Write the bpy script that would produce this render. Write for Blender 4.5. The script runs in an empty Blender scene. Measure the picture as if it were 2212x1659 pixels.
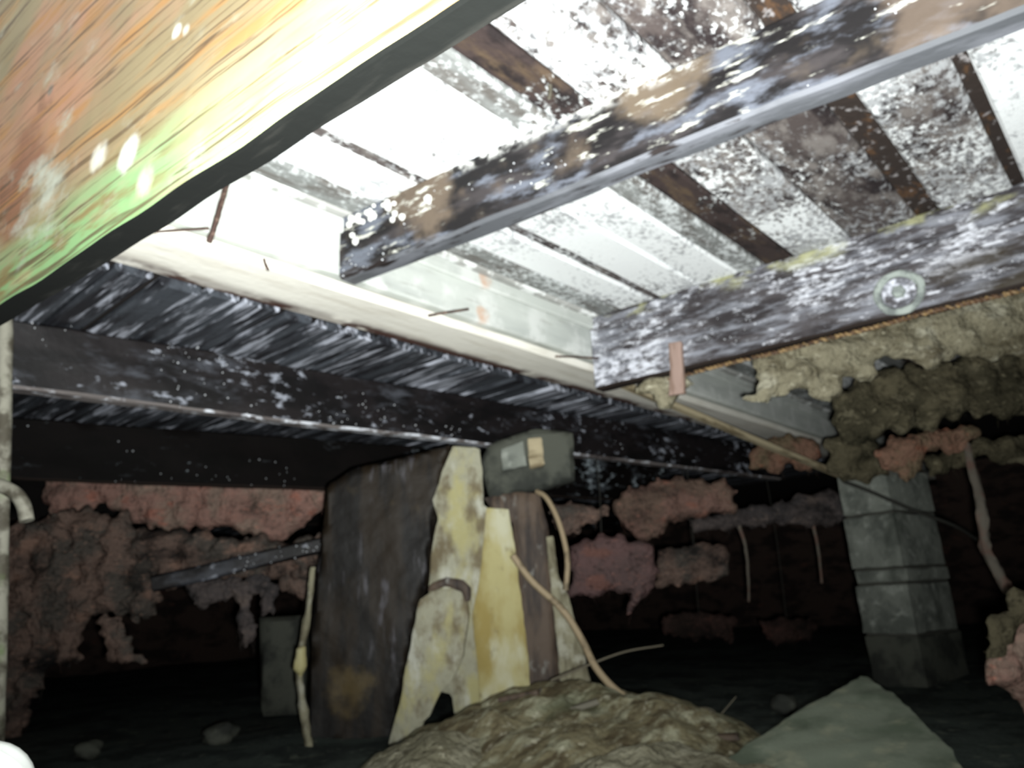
import bpy, bmesh, math, random
from math import sin, cos, radians, pi, sqrt
from mathutils import Vector, Matrix, noise
random.seed(7)
SC = bpy.context.scene
COL = SC.collection

# ------------------------------------------------------------------ camera
# world: X runs along the pale header beam, -Y along the joists towards the viewer, Z up, ground at z = 0
F = 1600.0
PITCH, ROLL, AZ = radians(16.1), radians(-3.2), radians(41)
def hv(a, b, c=0.0):          # viewer frame (right, forward, up) -> world
    return Vector((a*sin(AZ) + b*cos(AZ), -a*cos(AZ) + b*sin(AZ), c))
CAM = Vector((-0.615, -1.197, 0.35))
_fw = hv(0, cos(PITCH), sin(PITCH)); _up0 = hv(0, -sin(PITCH), cos(PITCH)); _rt0 = hv(1, 0, 0)
RT = cos(ROLL)*_rt0 + sin(ROLL)*_up0; UP = -sin(ROLL)*_rt0 + cos(ROLL)*_up0; FW = _fw
HF = hv(0, 1, 0); HR = hv(1, 0, 0)
cd = bpy.data.cameras.new('camera'); cam = bpy.data.objects.new('camera', cd); COL.objects.link(cam)
cd.sensor_width = 36.0; cd.lens = 36.0*F/2212.0; cd.clip_start = 0.02; cd.clip_end = 60
cam.matrix_world = Matrix.Translation(CAM) @ Matrix((RT, UP, -FW)).transposed().to_4x4()
SC.camera = cam
cd.dof.use_dof = True; cd.dof.focus_distance = .27; cd.dof.aperture_fstop = 18

# ------------------------------------------------------------------ world, lamp, exposure
wd = bpy.data.worlds.new('world'); SC.world = wd; wd.use_nodes = True
wd.node_tree.nodes['Background'].inputs[0].default_value = (.6, 1.0, .95, 1)
wd.node_tree.nodes['Background'].inputs[1].default_value = .011
ld = bpy.data.lights.new('phone_flash', 'SPOT'); ld.energy = 290; ld.shadow_soft_size = .014
ld.spot_size = radians(140); ld.spot_blend = 1.0; ld.color = (.97, 1.0, .985)
lo = bpy.data.objects.new('phone_flash', ld); COL.objects.link(lo)
lo.location = CAM + RT*.03 - UP*.03
_td = (FW + UP*.60 - RT*.05).normalized()
lo.rotation_euler = _td.to_track_quat('-Z', 'Y').to_euler()
SC.view_settings.view_transform = 'Standard'; SC.view_settings.look = 'None'
SC.view_settings.exposure = 0.0; SC.view_settings.gamma = 1.0; SC.view_settings.use_curve_mapping = False

# ------------------------------------------------------------------ picking helpers
def ray(x, y): return FW + RT*((x-1106)/F) + UP*((829.5-y)/F)
def at_z(x, y, z): d = ray(x, y); return CAM + d*((z-CAM.z)/d.z)
def at_d(x, y, D): d = ray(x, y); return CAM + d*(D/d.dot(HF))
def at_y(x, y, v): d = ray(x, y); return CAM + d*((v-CAM.y)/d.y)
def at_x(x, y, v): d = ray(x, y); return CAM + d*((v-CAM.x)/d.x)
def at_pl(x, y, P, n): d = ray(x, y); return CAM + d*((P-CAM).dot(n)/d.dot(n))

# ------------------------------------------------------------------ materials
def lin(c):
    return tuple(((v/255)/12.92 if v/255 <= .04045 else ((v/255+.055)/1.055)**2.4) for v in c)
def mat(name, base, layers=(), rough=.85, spec=.25, bump=(70, .35), coat=0.0, sss=0.0, bumpd=.004):
    m = bpy.data.materials.new(name); m.use_nodes = True
    nt = m.node_tree; N = nt.nodes; L = nt.links
    bs = N['Principled BSDF']
    bs.inputs['Roughness'].default_value = rough
    bs.inputs['Specular IOR Level'].default_value = spec
    bs.inputs['Coat Weight'].default_value = coat
    tc = N.new('ShaderNodeTexCoord'); oi = N.new('ShaderNodeObjectInfo')
    mul = N.new('ShaderNodeMath'); mul.operation = 'MULTIPLY'; mul.inputs[1].default_value = 37.0; L.new(oi.outputs['Random'], mul.inputs[0])
    off = N.new('ShaderNodeVectorMath'); off.operation = 'ADD'; L.new(tc.outputs['Object'], off.inputs[0]); L.new(mul.outputs[0], off.inputs[1])
    sep = N.new('ShaderNodeSeparateXYZ'); L.new(tc.outputs['Object'], sep.inputs[0])
    def mathn(op, a, b):
        n = N.new('ShaderNodeMath'); n.operation = op
        for i, v in enumerate((a, b)):
            if isinstance(v, (int, float)): n.inputs[i].default_value = v
            else: L.new(v, n.inputs[i])
        return n.outputs[0]
    def rng(v, a, b):
        r = N.new('ShaderNodeMapRange'); r.interpolation_type = 'SMOOTHSTEP'
        L.new(v, r.inputs[0]); r.inputs[1].default_value = a; r.inputs[2].default_value = b
        if a > b:
            r.inputs[1].default_value = b; r.inputs[2].default_value = a; r.inputs[3].default_value = 1; r.inputs[4].default_value = 0
        return r.outputs[0]
    cur = None
    for k, l in enumerate(layers):
        s = l.get('s', 5.0); s = (s, s, s) if isinstance(s, (int, float)) else s
        mp = N.new('ShaderNodeMapping'); L.new(off.outputs[0] if not l.get('fixed') else tc.outputs['Object'], mp.inputs[0])
        mp.inputs['Scale'].default_value = s; mp.inputs['Location'].default_value = (k*3.7, k*1.3, k*5.1)
        mp.inputs['Rotation'].default_value = l.get('rot', (0, 0, 0))
        nz = N.new('ShaderNodeTexNoise'); L.new(mp.outputs[0], nz.inputs['Vector'])
        nz.inputs['Scale'].default_value = 1.0; nz.inputs['Detail'].default_value = l.get('d', 4)
        nz.inputs['Roughness'].default_value = l.get('r', .6); nz.inputs['Distortion'].default_value = l.get('dist', 0)
        v = nz.outputs['Fac']
        if 'add' in l:     # shift by another coarse noise
            n2 = N.new('ShaderNodeTexNoise'); L.new(off.outputs[0], n2.inputs['Vector']); n2.inputs['Scale'].default_value = l['add'][0]; n2.inputs['Detail'].default_value = 2
            v = mathn('ADD', v, mathn('MULTIPLY', mathn('SUBTRACT', n2.outputs['Fac'], .5), l['add'][1]))
        if 'spot' in l:    # localised stain: pushes the noise up near a point
            sx, sy, sz, r0, r1, amt = l['spot']
            d = N.new('ShaderNodeVectorMath'); d.operation = 'DISTANCE'; L.new(tc.outputs['Object'], d.inputs[0]); d.inputs[1].default_value = (sx, sy, sz)
            v = mathn('SUBTRACT', mathn('ADD', v, mathn('MULTIPLY', rng(d.outputs['Value'], r1, r0), amt)), amt)
        fac = rng(v, l['lo'], l['hi'])
        for (ax, a, b) in l.get('box', ()):
            fac = mathn('MULTIPLY', fac, rng(sep.outputs['XYZ'.index(ax)], a, b))
        fac = mathn('MULTIPLY', fac, l.get('w', 1.0))
        mx = N.new('ShaderNodeMix'); mx.data_type = 'RGBA'; L.new(fac, mx.inputs[0])
        if cur is None: mx.inputs[6].default_value = (*lin(base), 1)
        else: L.new(cur, mx.inputs[6])
        mx.inputs[7].default_value = (*lin(l['c']), 1); cur = mx.outputs[2]
    if cur is None: bs.inputs['Base Color'].default_value = (*lin(base), 1)
    else: L.new(cur, bs.inputs['Base Color'])
    if bump:
        nb = N.new('ShaderNodeTexNoise'); L.new(off.outputs[0], nb.inputs['Vector']); nb.inputs['Scale'].default_value = bump[0]; nb.inputs['Detail'].default_value = 5
        bp = N.new('ShaderNodeBump'); bp.inputs['Strength'].default_value = bump[1]; bp.inputs['Distance'].default_value = bumpd
        L.new(nb.outputs['Fac'], bp.inputs['Height']); L.new(bp.outputs[0], bs.inputs['Normal'])
    return m

MT = {}
# near plank: orange stained timber, green algae along the lower far edge, white mould
MT['near'] = mat('orange_green_timber', (114, 102, 76), [
    dict(c=(124, 112, 86), s=(3, 3, 9), lo=.4, hi=.65, fixed=1),
    dict(c=(140, 104, 82), s=(5, 5, 8), lo=.28, hi=.56, spot=(1.0, 0, .24, .05, .26, .3), fixed=1),
    dict(c=(112, 76, 56), s=(6, 6, 9), lo=.36, hi=.58, spot=(1.04, 0, .135, .03, .13, .3), fixed=1),
    dict(c=(138, 98, 50), s=(6, 6, 40), lo=.48, hi=.66, d=3, w=.7, rot=(0, .12, 0), fixed=1),
    dict(c=(84, 58, 46), s=(10, 10, 16), lo=.36, hi=.56, spot=(.990, 0, .222, .010, .045, .35), fixed=1, w=.75),
    dict(c=(142, 104, 84), s=(10, 10, 16), lo=.30, hi=.56, spot=(.978, 0, .226, .006, .026, .5), fixed=1, w=.9),
    dict(c=(92, 92, 84), s=(14, 14, 22), lo=.26, hi=.56, spot=(.977, 0, .227, .002, .016, .5), fixed=1, w=.9),
    dict(c=(128, 142, 108), s=(4, 4, 14), lo=.30, hi=.62, box=(('Z', .095, .02),), fixed=1, w=.7),
    dict(c=(102, 134, 90), s=(7, 7, 26), lo=.38, hi=.56, box=(('Z', .085, .04), ('X', .60, .78)), fixed=1, w=.95),
    dict(c=(66, 50, 34), s=(4, 4, 150), lo=.52, hi=.64, d=4, dist=1.2, w=.85, rot=(0, .16, 0), fixed=1),
    dict(c=(104, 86, 54), s=(7, 7, 44), lo=.48, hi=.60, box=(('Z', .13, .03), ('X', .62, .8)), fixed=1, w=.85),
    dict(c=(148, 152, 140), s=(16, 16, 30), lo=.36, hi=.66, spot=(.975, 0, .088, .02, .09, .22), fixed=1, w=.9),
    dict(c=(170, 174, 166), s=(14, 14, 14), lo=.22, hi=.50, spot=(.786, 0, .063, .004, .036, .5), fixed=1),
    dict(c=(160, 182, 150), s=(14, 14, 14), lo=.22, hi=.52, spot=(.752, 0, .026, .003, .032, .5), fixed=1, w=.8),
    dict(c=(186, 188, 178), s=(14, 14, 14), lo=.26, hi=.56, spot=(.845, 0, .085, .003, .034, .5), fixed=1, w=.7),
    dict(c=(170, 174, 166), s=(14, 14, 14), lo=.22, hi=.52, spot=(.727, 0, .158, .002, .014, .5), fixed=1, w=.8),
    dict(c=(170, 174, 166), s=(14, 14, 14), lo=.22, hi=.52, spot=(.712, 0, .15, .002, .014, .5), fixed=1, w=.8),
], rough=.7, spec=.2, bump=(30, .15))
MT['near_under'] = mat('near_black_edge', (4, 5, 4), [dict(c=(18, 18, 16), s=(6, 40, 6), lo=.52, hi=.66)], rough=.9, spec=.1, bump=(60, .3))  # near-black colour for the underside faces of the near plank
MT['b_under'] = mat('grey_filmed_edge', (82, 84, 88), [dict(c=(108, 110, 116), s=(5, 30, 5), lo=.44, hi=.62), dict(c=(34, 28, 27), s=(9, 50, 14), lo=.56, hi=.64, add=(2, .4))], rough=.7, bump=(60, .3))
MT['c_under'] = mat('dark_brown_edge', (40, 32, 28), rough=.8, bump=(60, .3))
MT['e_under'] = mat('light_wet_edge', (118, 112, 110), [dict(c=(70, 62, 62), s=(4, 20, 5), lo=.5, hi=.66), dict(c=(226, 230, 238), s=(24, 40, 5), lo=.40, hi=.56, spot=(2.55, .02, 0, .1, .6, .12))], rough=.6, bump=(60, .3))
# subfloor boards with thick white mould
def plankmat(n, amt, tint=(78, 70, 68)):
    return mat(n, tint, [
        dict(c=(40, 33, 34), s=(7, 16, 7), lo=.42, hi=.6),
        dict(c=(124, 118, 114), s=(12, 26, 12), lo=.42, hi=.66),
        dict(c=(176, 178, 180), s=(44, 60, 44), lo=.46-amt, hi=.66-amt, d=6, r=.7, add=(5, .6)),
        dict(c=(244, 247, 247), s=(60, 80, 60), lo=.54-amt, hi=.68-amt, d=6, r=.7, add=(6, .6)),
    ], rough=.85, bump=(160, .35), bumpd=.004)
MT['pl_white'] = plankmat('white_moulded_board', .20)
MT['pl_mid'] = plankmat('mottled_board', .06)
MT['pl_dark'] = plankmat('speckled_dark_board', -.03)
MT['pl_grey'] = mat('grey_filmed_board', (128, 130, 128), [dict(c=(98, 94, 90), s=(6, 26, 10), lo=.46, hi=.66), dict(c=(206, 210, 210), s=(50, 70, 50), lo=.48, hi=.66, d=6, r=.7, add=(6, .6))], bump=(100, .3))
MT['pl_brown'] = mat('dark_brown_board', (58, 48, 46), [dict(c=(82, 68, 54), s=(6, 20, 8), lo=.5, hi=.66), dict(c=(36, 30, 30), s=(10, 20, 10), lo=.46, hi=.6), dict(c=(200, 204, 204), s=(50, 70, 50), lo=.58, hi=.72, d=6, r=.7, add=(6, .7))], bump=(100, .3))
MT['pl_clean'] = mat('pale_grey_board', (176, 176, 172), [dict(c=(140, 140, 136), s=(4, 24, 4), lo=.5, hi=.7, w=.7), dict(c=(240, 242, 240), s=20, lo=.5, hi=.6)], bump=(60, .2))
MT['pl_rust'] = mat('rust_brown_board', (50, 42, 38), [dict(c=(84, 62, 44), s=(14, 30, 14), lo=.56, hi=.68), dict(c=(150, 146, 146), s=(40, 50, 40), lo=.56, hi=.68, add=(5, .4))], bump=(70, .5))
MT['void'] = mat('dark_backing', (40, 36, 35), bump=None)
# pale header beam
MT['pale'] = mat('pale_grey_timber', (196, 200, 194), [
    dict(c=(170, 174, 170), s=(2, 14, 14), lo=.44, hi=.7, w=.8),
    dict(c=(120, 116, 108), s=(5, 60, 60), lo=.60, hi=.74, w=.5),
    dict(c=(216, 218, 214), s=(10, 10, 10), lo=.46, hi=.66, w=.8),
    dict(c=(196, 150, 116), s=(14, 14, 14), lo=.30, hi=.55, spot=(2.07, 0, .02, .008, .05, .4), fixed=1, w=.8)], rough=.85, bump=(60, .2))
MT['pale_under'] = mat('pale_timber_stained_edge', (238, 235, 224), [
    dict(c=(206, 200, 186), s=(4, 30, 30), lo=.46, hi=.7, w=.7),
    dict(c=(118, 108, 104), s=(10, 10, 9), lo=.36, hi=.5, box=(('Y', .10, .14),), w=.6),
    dict(c=(70, 48, 42), s=(6, 14, 9), lo=.40, hi=.52, box=(('Y', .118, .145),), add=(3, .6))], rough=.85, bump=(60, .25))
# black wet joists
def blackjoist(n, base, mould, amt, grain=(3, 12, 34), brown=None, hl=(176, 180, 190)):
    ly = [dict(c=brown or (66, 52, 42), s=(4, 6, 9), lo=.46, hi=.62),
          dict(c=(26, 24, 26), s=(5, 10, 14), lo=.46, hi=.58),
          dict(c=mould, s=(7, 14, 22), lo=.55-amt, hi=.68-amt, d=5, add=(4, .35)),
          dict(c=hl, s=(22, 40, 60), lo=.66-amt*.7, hi=.72-amt*.7, d=4, add=(3, .3))]
    return mat(n, base, ly, rough=.45, spec=.5, bump=(60, .5))
MT['joist_b'] = mat('black_mouldy_joist', (56, 52, 53), [
    dict(c=(24, 22, 23), s=(6, 10, 20), lo=.38, hi=.56),
    dict(c=(98, 102, 112), s=(10, 14, 30), lo=.48, hi=.64, d=6, r=.65, add=(5, .5)),
    dict(c=(98, 86, 74), s=(8, 8, 10), lo=.24, hi=.50, spot=(.22, 0, .125, .05, .15, .35), w=.95),
    dict(c=(100, 88, 74), s=(8, 8, 10), lo=.24, hi=.50, spot=(.74, 0, .125, .03, .12, .35), w=.95),
    dict(c=(92, 80, 70), s=(8, 8, 10), lo=.30, hi=.50, spot=(1.25, 0, .08, .1, .3, .3), w=.8),
    dict(c=(200, 200, 190), s=(14, 20, 60), lo=.60, hi=.70, d=5, r=.65, add=(4, .5)),
    dict(c=(240, 240, 236), s=(30, 30, 40), lo=.40, hi=.60, d=5, r=.7, box=(('Z', .11, .14),), spot=(.55, 0, .14, .1, .4, .2)),
], rough=.75, spec=.25, bump=(60, .4))
MT['joist_c'] = mat('grey_mouldy_joist', (70, 66, 68), [
    dict(c=(44, 40, 42), s=(5, 10, 26), lo=.42, hi=.62),
    dict(c=(128, 130, 138), s=(10, 14, 52), lo=.42, hi=.66, d=6, r=.65, add=(3, .3)),
    dict(c=(210, 212, 220), s=(30, 40, 90), lo=.52, hi=.72, d=5, r=.7, add=(5, .5)),
    dict(c=(214, 216, 226), s=(34, 40, 60), lo=.44, hi=.60, d=5, box=(('X', .34, .1), ('Z', .12, .06)), w=.9),
    dict(c=(168, 168, 124), s=(9, 10, 18), lo=.47, hi=.66, box=(('Z', .17, .215),), add=(4, .7), w=.85),
    dict(c=(52, 44, 30), s=(3, 10, 12), lo=.36, hi=.55, box=(('X', .8, 1.0), ('Z', .12, .08)), w=.9),
], rough=.75, spec=.3, bump=(60, .4))
MT['joist_far'] = mat('far_black_joist', (26, 22, 23), [dict(c=(10, 8, 9), s=(4, 6, 9), lo=.40, hi=.58), dict(c=(68, 70, 76), s=(9, 14, 26), lo=.50, hi=.72, d=6, r=.65, add=(3, .6)), dict(c=(150, 154, 164), s=(26, 40, 50), lo=.60, hi=.74, d=4, add=(3.5, .7))], rough=.5, spec=.35, bump=(40, .25))
MT['joist_far2'] = mat('farther_black_joist', (14, 10, 9), [dict(c=(8, 6, 5), s=(4, 6, 9), lo=.42, hi=.6), dict(c=(70, 74, 78), s=(9, 14, 26), lo=.58, hi=.76, d=6, r=.65, add=(3, .6)), dict(c=(150, 160, 166), s=(20, 40, 40), lo=.66, hi=.76, d=4, add=(3, .7))], rough=.7, spec=.12, bump=(40, .2))
MT['pl_far'] = mat('wet_dark_board', (72, 76, 82), [dict(c=(36, 36, 40), s=(3, 30, 20), lo=.40, hi=.62), dict(c=(190, 194, 206), s=(5, 60, 44), lo=.52, hi=.68, add=(2.5, .5))], rough=.4, spec=.5, bump=(50, .4))
MT['dark_post'] = mat('wet_dark_timber', (36, 28, 18), [dict(c=(14, 11, 8), s=(14, 14, 2.5), lo=.42, hi=.6), dict(c=(78, 76, 80), s=(30, 30, 6), lo=.60, hi=.74, add=(6, .5)), dict(c=(88, 74, 44), s=(12, 12, 12), lo=.22, hi=.55, d=5, spot=(-.085, -.065, -.31, .0, .14, .4), fixed=1, w=.8)], rough=.6, spec=.3, bump=(40, .5))
MT['yellow'] = mat('yellow_stained_timber', (172, 164, 118), [dict(c=(150, 134, 80), s=(8, 8, 4), lo=.44, hi=.66), dict(c=(186, 184, 158), s=(10, 10, 4), lo=.48, hi=.68), dict(c=(110, 98, 68), s=(20, 20, 14), lo=.56, hi=.74, w=.8)], bump=(50, .4))
MT['pale_rot'] = mat('pale_rotten_timber', (158, 156, 136), [dict(c=(112, 102, 80), s=(18, 18, 12), lo=.44, hi=.66, d=6, add=(4, .4)), dict(c=(168, 162, 118), s=(9, 9, 5), lo=.48, hi=.64), dict(c=(186, 186, 172), s=(14, 14, 7), lo=.52, hi=.70)], bump=(45, .8), bumpd=.01)
MT['stake'] = mat('weathered_stake', (140, 136, 114), [dict(c=(92, 86, 68), s=(20, 20, 6), lo=.44, hi=.66), dict(c=(164, 162, 146), s=14, lo=.52, hi=.68)], bump=(50, .5))
MT['brown_board'] = mat('brown_board', (86, 72, 60), [dict(c=(44, 36, 32), s=(20, 20, 3), lo=.42, hi=.62), dict(c=(120, 118, 112), s=(16, 16, 8), lo=.62, hi=.7)], rough=.6, bump=(50, .5))
MT['concrete'] = mat('grey_concrete', (122, 126, 118), [dict(c=(92, 96, 90), s=9, lo=.42, hi=.65), dict(c=(146, 150, 142), s=26, lo=.52, hi=.70, d=6), dict(c=(62, 66, 60), s=(8, 8, 5), lo=.52, hi=.70, d=6, w=.7)], bump=(80, .7))
MT['concrete_damp'] = mat('damp_concrete', (78, 80, 72), [dict(c=(50, 52, 48), s=8, lo=.45, hi=.62)], bump=(110, .5))
MT['mortar'] = mat('mortar', (70, 70, 64), bump=(120, .5))
MT['slab'] = mat('greenish_concrete', (134, 142, 126), [dict(c=(100, 110, 94), s=7, lo=.42, hi=.66), dict(c=(158, 160, 138), s=12, lo=.52, hi=.70)], bump=(100, .4))
MT['soil'] = mat('wet_soil', (66, 74, 70), [dict(c=(40, 46, 45), s=6, lo=.45, hi=.6), dict(c=(96, 102, 92), s=24, lo=.58, hi=.7)], rough=.8, bump=(60, .9), bumpd=.01)
MT['heap'] = mat('fibrous_debris', (124, 116, 90), [dict(c=(84, 74, 54), s=(9, 22, 14), lo=.44, hi=.62), dict(c=(158, 156, 132), s=(12, 30, 18), lo=.48, hi=.66), dict(c=(186, 182, 160), s=(26, 60, 30), lo=.58, hi=.72), dict(c=(84, 92, 70), s=5, lo=.5, hi=.68, w=.6)], bump=(60, .8), bumpd=.012)
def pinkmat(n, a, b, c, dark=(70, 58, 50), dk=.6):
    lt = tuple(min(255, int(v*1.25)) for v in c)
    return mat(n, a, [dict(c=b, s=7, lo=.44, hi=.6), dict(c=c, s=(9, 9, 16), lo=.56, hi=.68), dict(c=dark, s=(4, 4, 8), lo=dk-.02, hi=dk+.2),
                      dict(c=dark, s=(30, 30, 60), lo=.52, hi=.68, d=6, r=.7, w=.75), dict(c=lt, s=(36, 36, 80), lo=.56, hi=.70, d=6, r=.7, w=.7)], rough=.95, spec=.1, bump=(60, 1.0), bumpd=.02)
MT['pink'] = pinkmat('pink_fibreglass', (168, 132, 120), (160, 138, 124), (176, 122, 106), (86, 74, 68), .56)
MT['pink_dim'] = pinkmat('dusty_pink_fibreglass', (132, 104, 94), (120, 100, 88), (144, 102, 88), (66, 56, 50), .54)
MT['pink_rose'] = pinkmat('rose_fibreglass', (116, 92, 90), (104, 86, 84), (126, 92, 84), (58, 48, 46), .54)
MT['orange_wool'] = pinkmat('orange_fibreglass', (132, 102, 86), (114, 100, 80), (140, 94, 76), (64, 58, 44), .50)
MT['brown_wool'] = pinkmat('dirty_brown_fibreglass', (124, 104, 94), (92, 86, 80), (144, 116, 102), (40, 38, 37), .50)
MT['grey_wool'] = pinkmat('grey_dusty_fibreglass', (96, 88, 86), (76, 72, 72), (114, 102, 96), (40, 38, 38), .50)
MT['tan_wool'] = pinkmat('tan_fibreglass', (146, 140, 118), (118, 112, 92), (178, 174, 154), (82, 74, 56), .52)
MT['olive_wool'] = pinkmat('olive_brown_fibreglass', (92, 86, 68), (68, 64, 50), (116, 110, 90), (42, 40, 30), .48)
MT['pale_wool'] = pinkmat('pale_dusty_fibreglass', (150, 146, 126), (126, 122, 102), (170, 166, 146), (86, 78, 60), .54)
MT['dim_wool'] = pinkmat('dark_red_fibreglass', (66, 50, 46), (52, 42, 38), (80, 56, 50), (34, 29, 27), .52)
MT['rust'] = mat('rusty_wire', (88, 64, 44), [dict(c=(150, 124, 84), s=40, lo=.46, hi=.6), dict(c=(38, 28, 24), s=25, lo=.5, hi=.65)], rough=.6, spec=.5, bump=(200, .4))
MT['nail'] = mat('rusty_nail', (70, 54, 48), [dict(c=(120, 100, 88), s=60, lo=.5, hi=.64)], rough=.8, bump=(200, .4))
MT['cable'] = mat('beige_cable', (150, 134, 108), [dict(c=(110, 98, 78), s=20, lo=.5, hi=.65)], rough=.6, bump=(80, .2))
MT['dark_cable'] = mat('dark_cable', (46, 46, 42), bump=(80, .2))
MT['white_plastic'] = mat('white_plastic', (236, 240, 236), [dict(c=(200, 206, 200), s=20, lo=.55, hi=.7)], rough=.45, bump=None)
MT['pale_pipe'] = mat('mouldy_pale_pipe', (132, 130, 118), [dict(c=(72, 68, 58), s=22, lo=.42, hi=.62), dict(c=(100, 116, 78), s=9, lo=.56, hi=.68, w=.7)], rough=.7, bump=(80, .4))
MT['twig'] = mat('grey_twig', (104, 98, 84), bump=(80, .4))
MT['strand'] = mat('grey_pink_strand', (112, 106, 96), [dict(c=(116, 94, 84), s=14, lo=.48, hi=.64)], rough=.95, bump=(80, .5))
MT['washer'] = mat('corroded_washer', (158, 166, 160), [dict(c=(112, 118, 116), s=30, lo=.42, hi=.62)], rough=.8, bump=(90, .5))
MT['lath'] = mat('pale_lath', (168, 156, 128), [dict(c=(120, 108, 84), s=(6, 30, 30), lo=.5, hi=.64)], bump=(60, .3))
MT['chip'] = mat('grey_wood_chip', (112, 108, 96), [dict(c=(76, 70, 58), s=(8, 40, 40), lo=.44, hi=.62)], bump=(60, .4))
MT['peg'] = mat('pinkish_raw_wood', (150, 128, 118), [dict(c=(128, 106, 94), s=(30, 30, 6), lo=.5, hi=.62)], bump=(60, .3))
MT['bead'] = mat('glint_white_beads', (226, 230, 234), rough=.15, spec=.8, bump=None)  # water drops coloured near white, so their glints are painted in
MT['mould'] = mat('white_mould_tufts', (240, 240, 234), bump=None, rough=.95)
MT['earth_wall'] = mat('dark_earth_wall', (70, 56, 50), [dict(c=(40, 32, 29), s=(4, 4, 9), lo=.44, hi=.6), dict(c=(84, 60, 52), s=(7, 7, 12), lo=.6, hi=.72)], bump=(40, .8), bumpd=.01)

# ------------------------------------------------------------------ object helpers
def link(name, me, m, parent=None, M=None, poff=None):
    o = bpy.data.objects.new(name, me); COL.objects.link(o)
    if m is not None: me.materials.append(m)
    M = M or Matrix()
    if parent is not None:
        o.parent = parent
        if parent.type == 'EMPTY': o.matrix_basis = Matrix.Translation(-Vector(parent['_o'])) @ M
        else: o.matrix_basis = Matrix(parent['_m']).inverted() @ M
    else: o.matrix_basis = M
    o['_m'] = [list(r) for r in M]
    return o
def tag(o, label, cat, group=None, kind=None):
    if label: o['label'] = label
    if cat: o['category'] = cat
    if group: o['group'] = group
    if kind: o['kind'] = kind
    return o
def thing(name, loc, label, cat, group=None):
    o = bpy.data.objects.new(name, None); COL.objects.link(o); o.location = loc; o['_o'] = list(loc); o.empty_display_size = .05
    return tag(o, label, cat, group)
def smooth(me, ang=40):
    for p in me.polygons: p.use_smooth = True
    me.set_sharp_from_angle(angle=radians(ang))
def frame(P0, P1, up=Vector((0, 0, 1))):
    x = (P1-P0).normalized(); y = up.cross(x).normalized(); z = x.cross(y)
    return Matrix((x, y, z)).transposed().to_4x4(), (P1-P0).length

def board(name, P0, P1, t, h, m, parent=None, amp=.003, step=.04, seed=None, bev=.006, nz=5, ny=3, taper=1.0, up=Vector((0, 0, 1)), ragged=0.0, under=None):
    """rough-sawn timber: P0-P1 is a bottom edge, thickness t along local +Y, height h along local +Z"""
    P0 = Vector(P0); P1 = Vector(P1)
    R, Lg = frame(P0, P1, up); seed = random.random()*50 if seed is None else seed
    n = max(2, int(Lg/step)+1)
    prof = []
    y0, y1 = (0, t) if t > 0 else (t, 0)
    b = min(bev, abs(t)*.3, h*.3)
    def side(a, c, k): return [a.lerp(c, i/k) for i in range(k)]
    cs = [Vector((y0+b, 0)), Vector((y1-b, 0)), Vector((y1, b)), Vector((y1, h-b)), Vector((y1-b, h)), Vector((y0+b, h)), Vector((y0, h-b)), Vector((y0, b))]
    ks = [ny, 1, nz, 1, ny, 1, nz, 1]
    for i in range(8): prof += side(cs[i], cs[(i+1) % 8], ks[i])
    vs, fs = [], []
    k = len(prof)
    for i in range(n):
        x = Lg*i/(n-1); sc = 1 + (taper-1)*i/(n-1)
        for p in prof:
            q = Vector((x, p.x, p.y*sc))
            w = noise.noise_vector(Vector((x*2.2+seed, p.x*9, p.y*9+seed)))*amp + noise.noise_vector(Vector((x*14+seed, p.x*20, p.y*22)))*amp*.45
            e = 0
            if ragged and i in (0, n-1): e = noise.noise(Vector((p.x*40, p.y*40, seed)))*ragged
            vs.append((q.x + (w.x if 0 < i < n-1 else w.x*.3)+e, q.y+w.y, q.z+w.z))
    for i in range(n-1):
        for j in range(k):
            a, c = i*k+j, i*k+(j+1) % k
            fs.append((a, a+k, c+k, c))
    fs.append(tuple(range(k))); fs.append(tuple(range((n-1)*k, n*k))[::-1])
    me = bpy.data.meshes.new(name); me.from_pydata(vs, [], fs); me.update(); smooth(me)
    bmx = bmesh.new(); bmx.from_mesh(me); bmesh.ops.recalc_face_normals(bmx, faces=bmx.faces); bmx.to_mesh(me); bmx.free()
    smooth(me)
    M = Matrix.Translation(P0) @ R
    o = link(name, me, m, parent, M)
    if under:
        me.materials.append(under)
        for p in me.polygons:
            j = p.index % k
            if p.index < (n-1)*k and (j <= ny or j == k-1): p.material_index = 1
    return o

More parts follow.
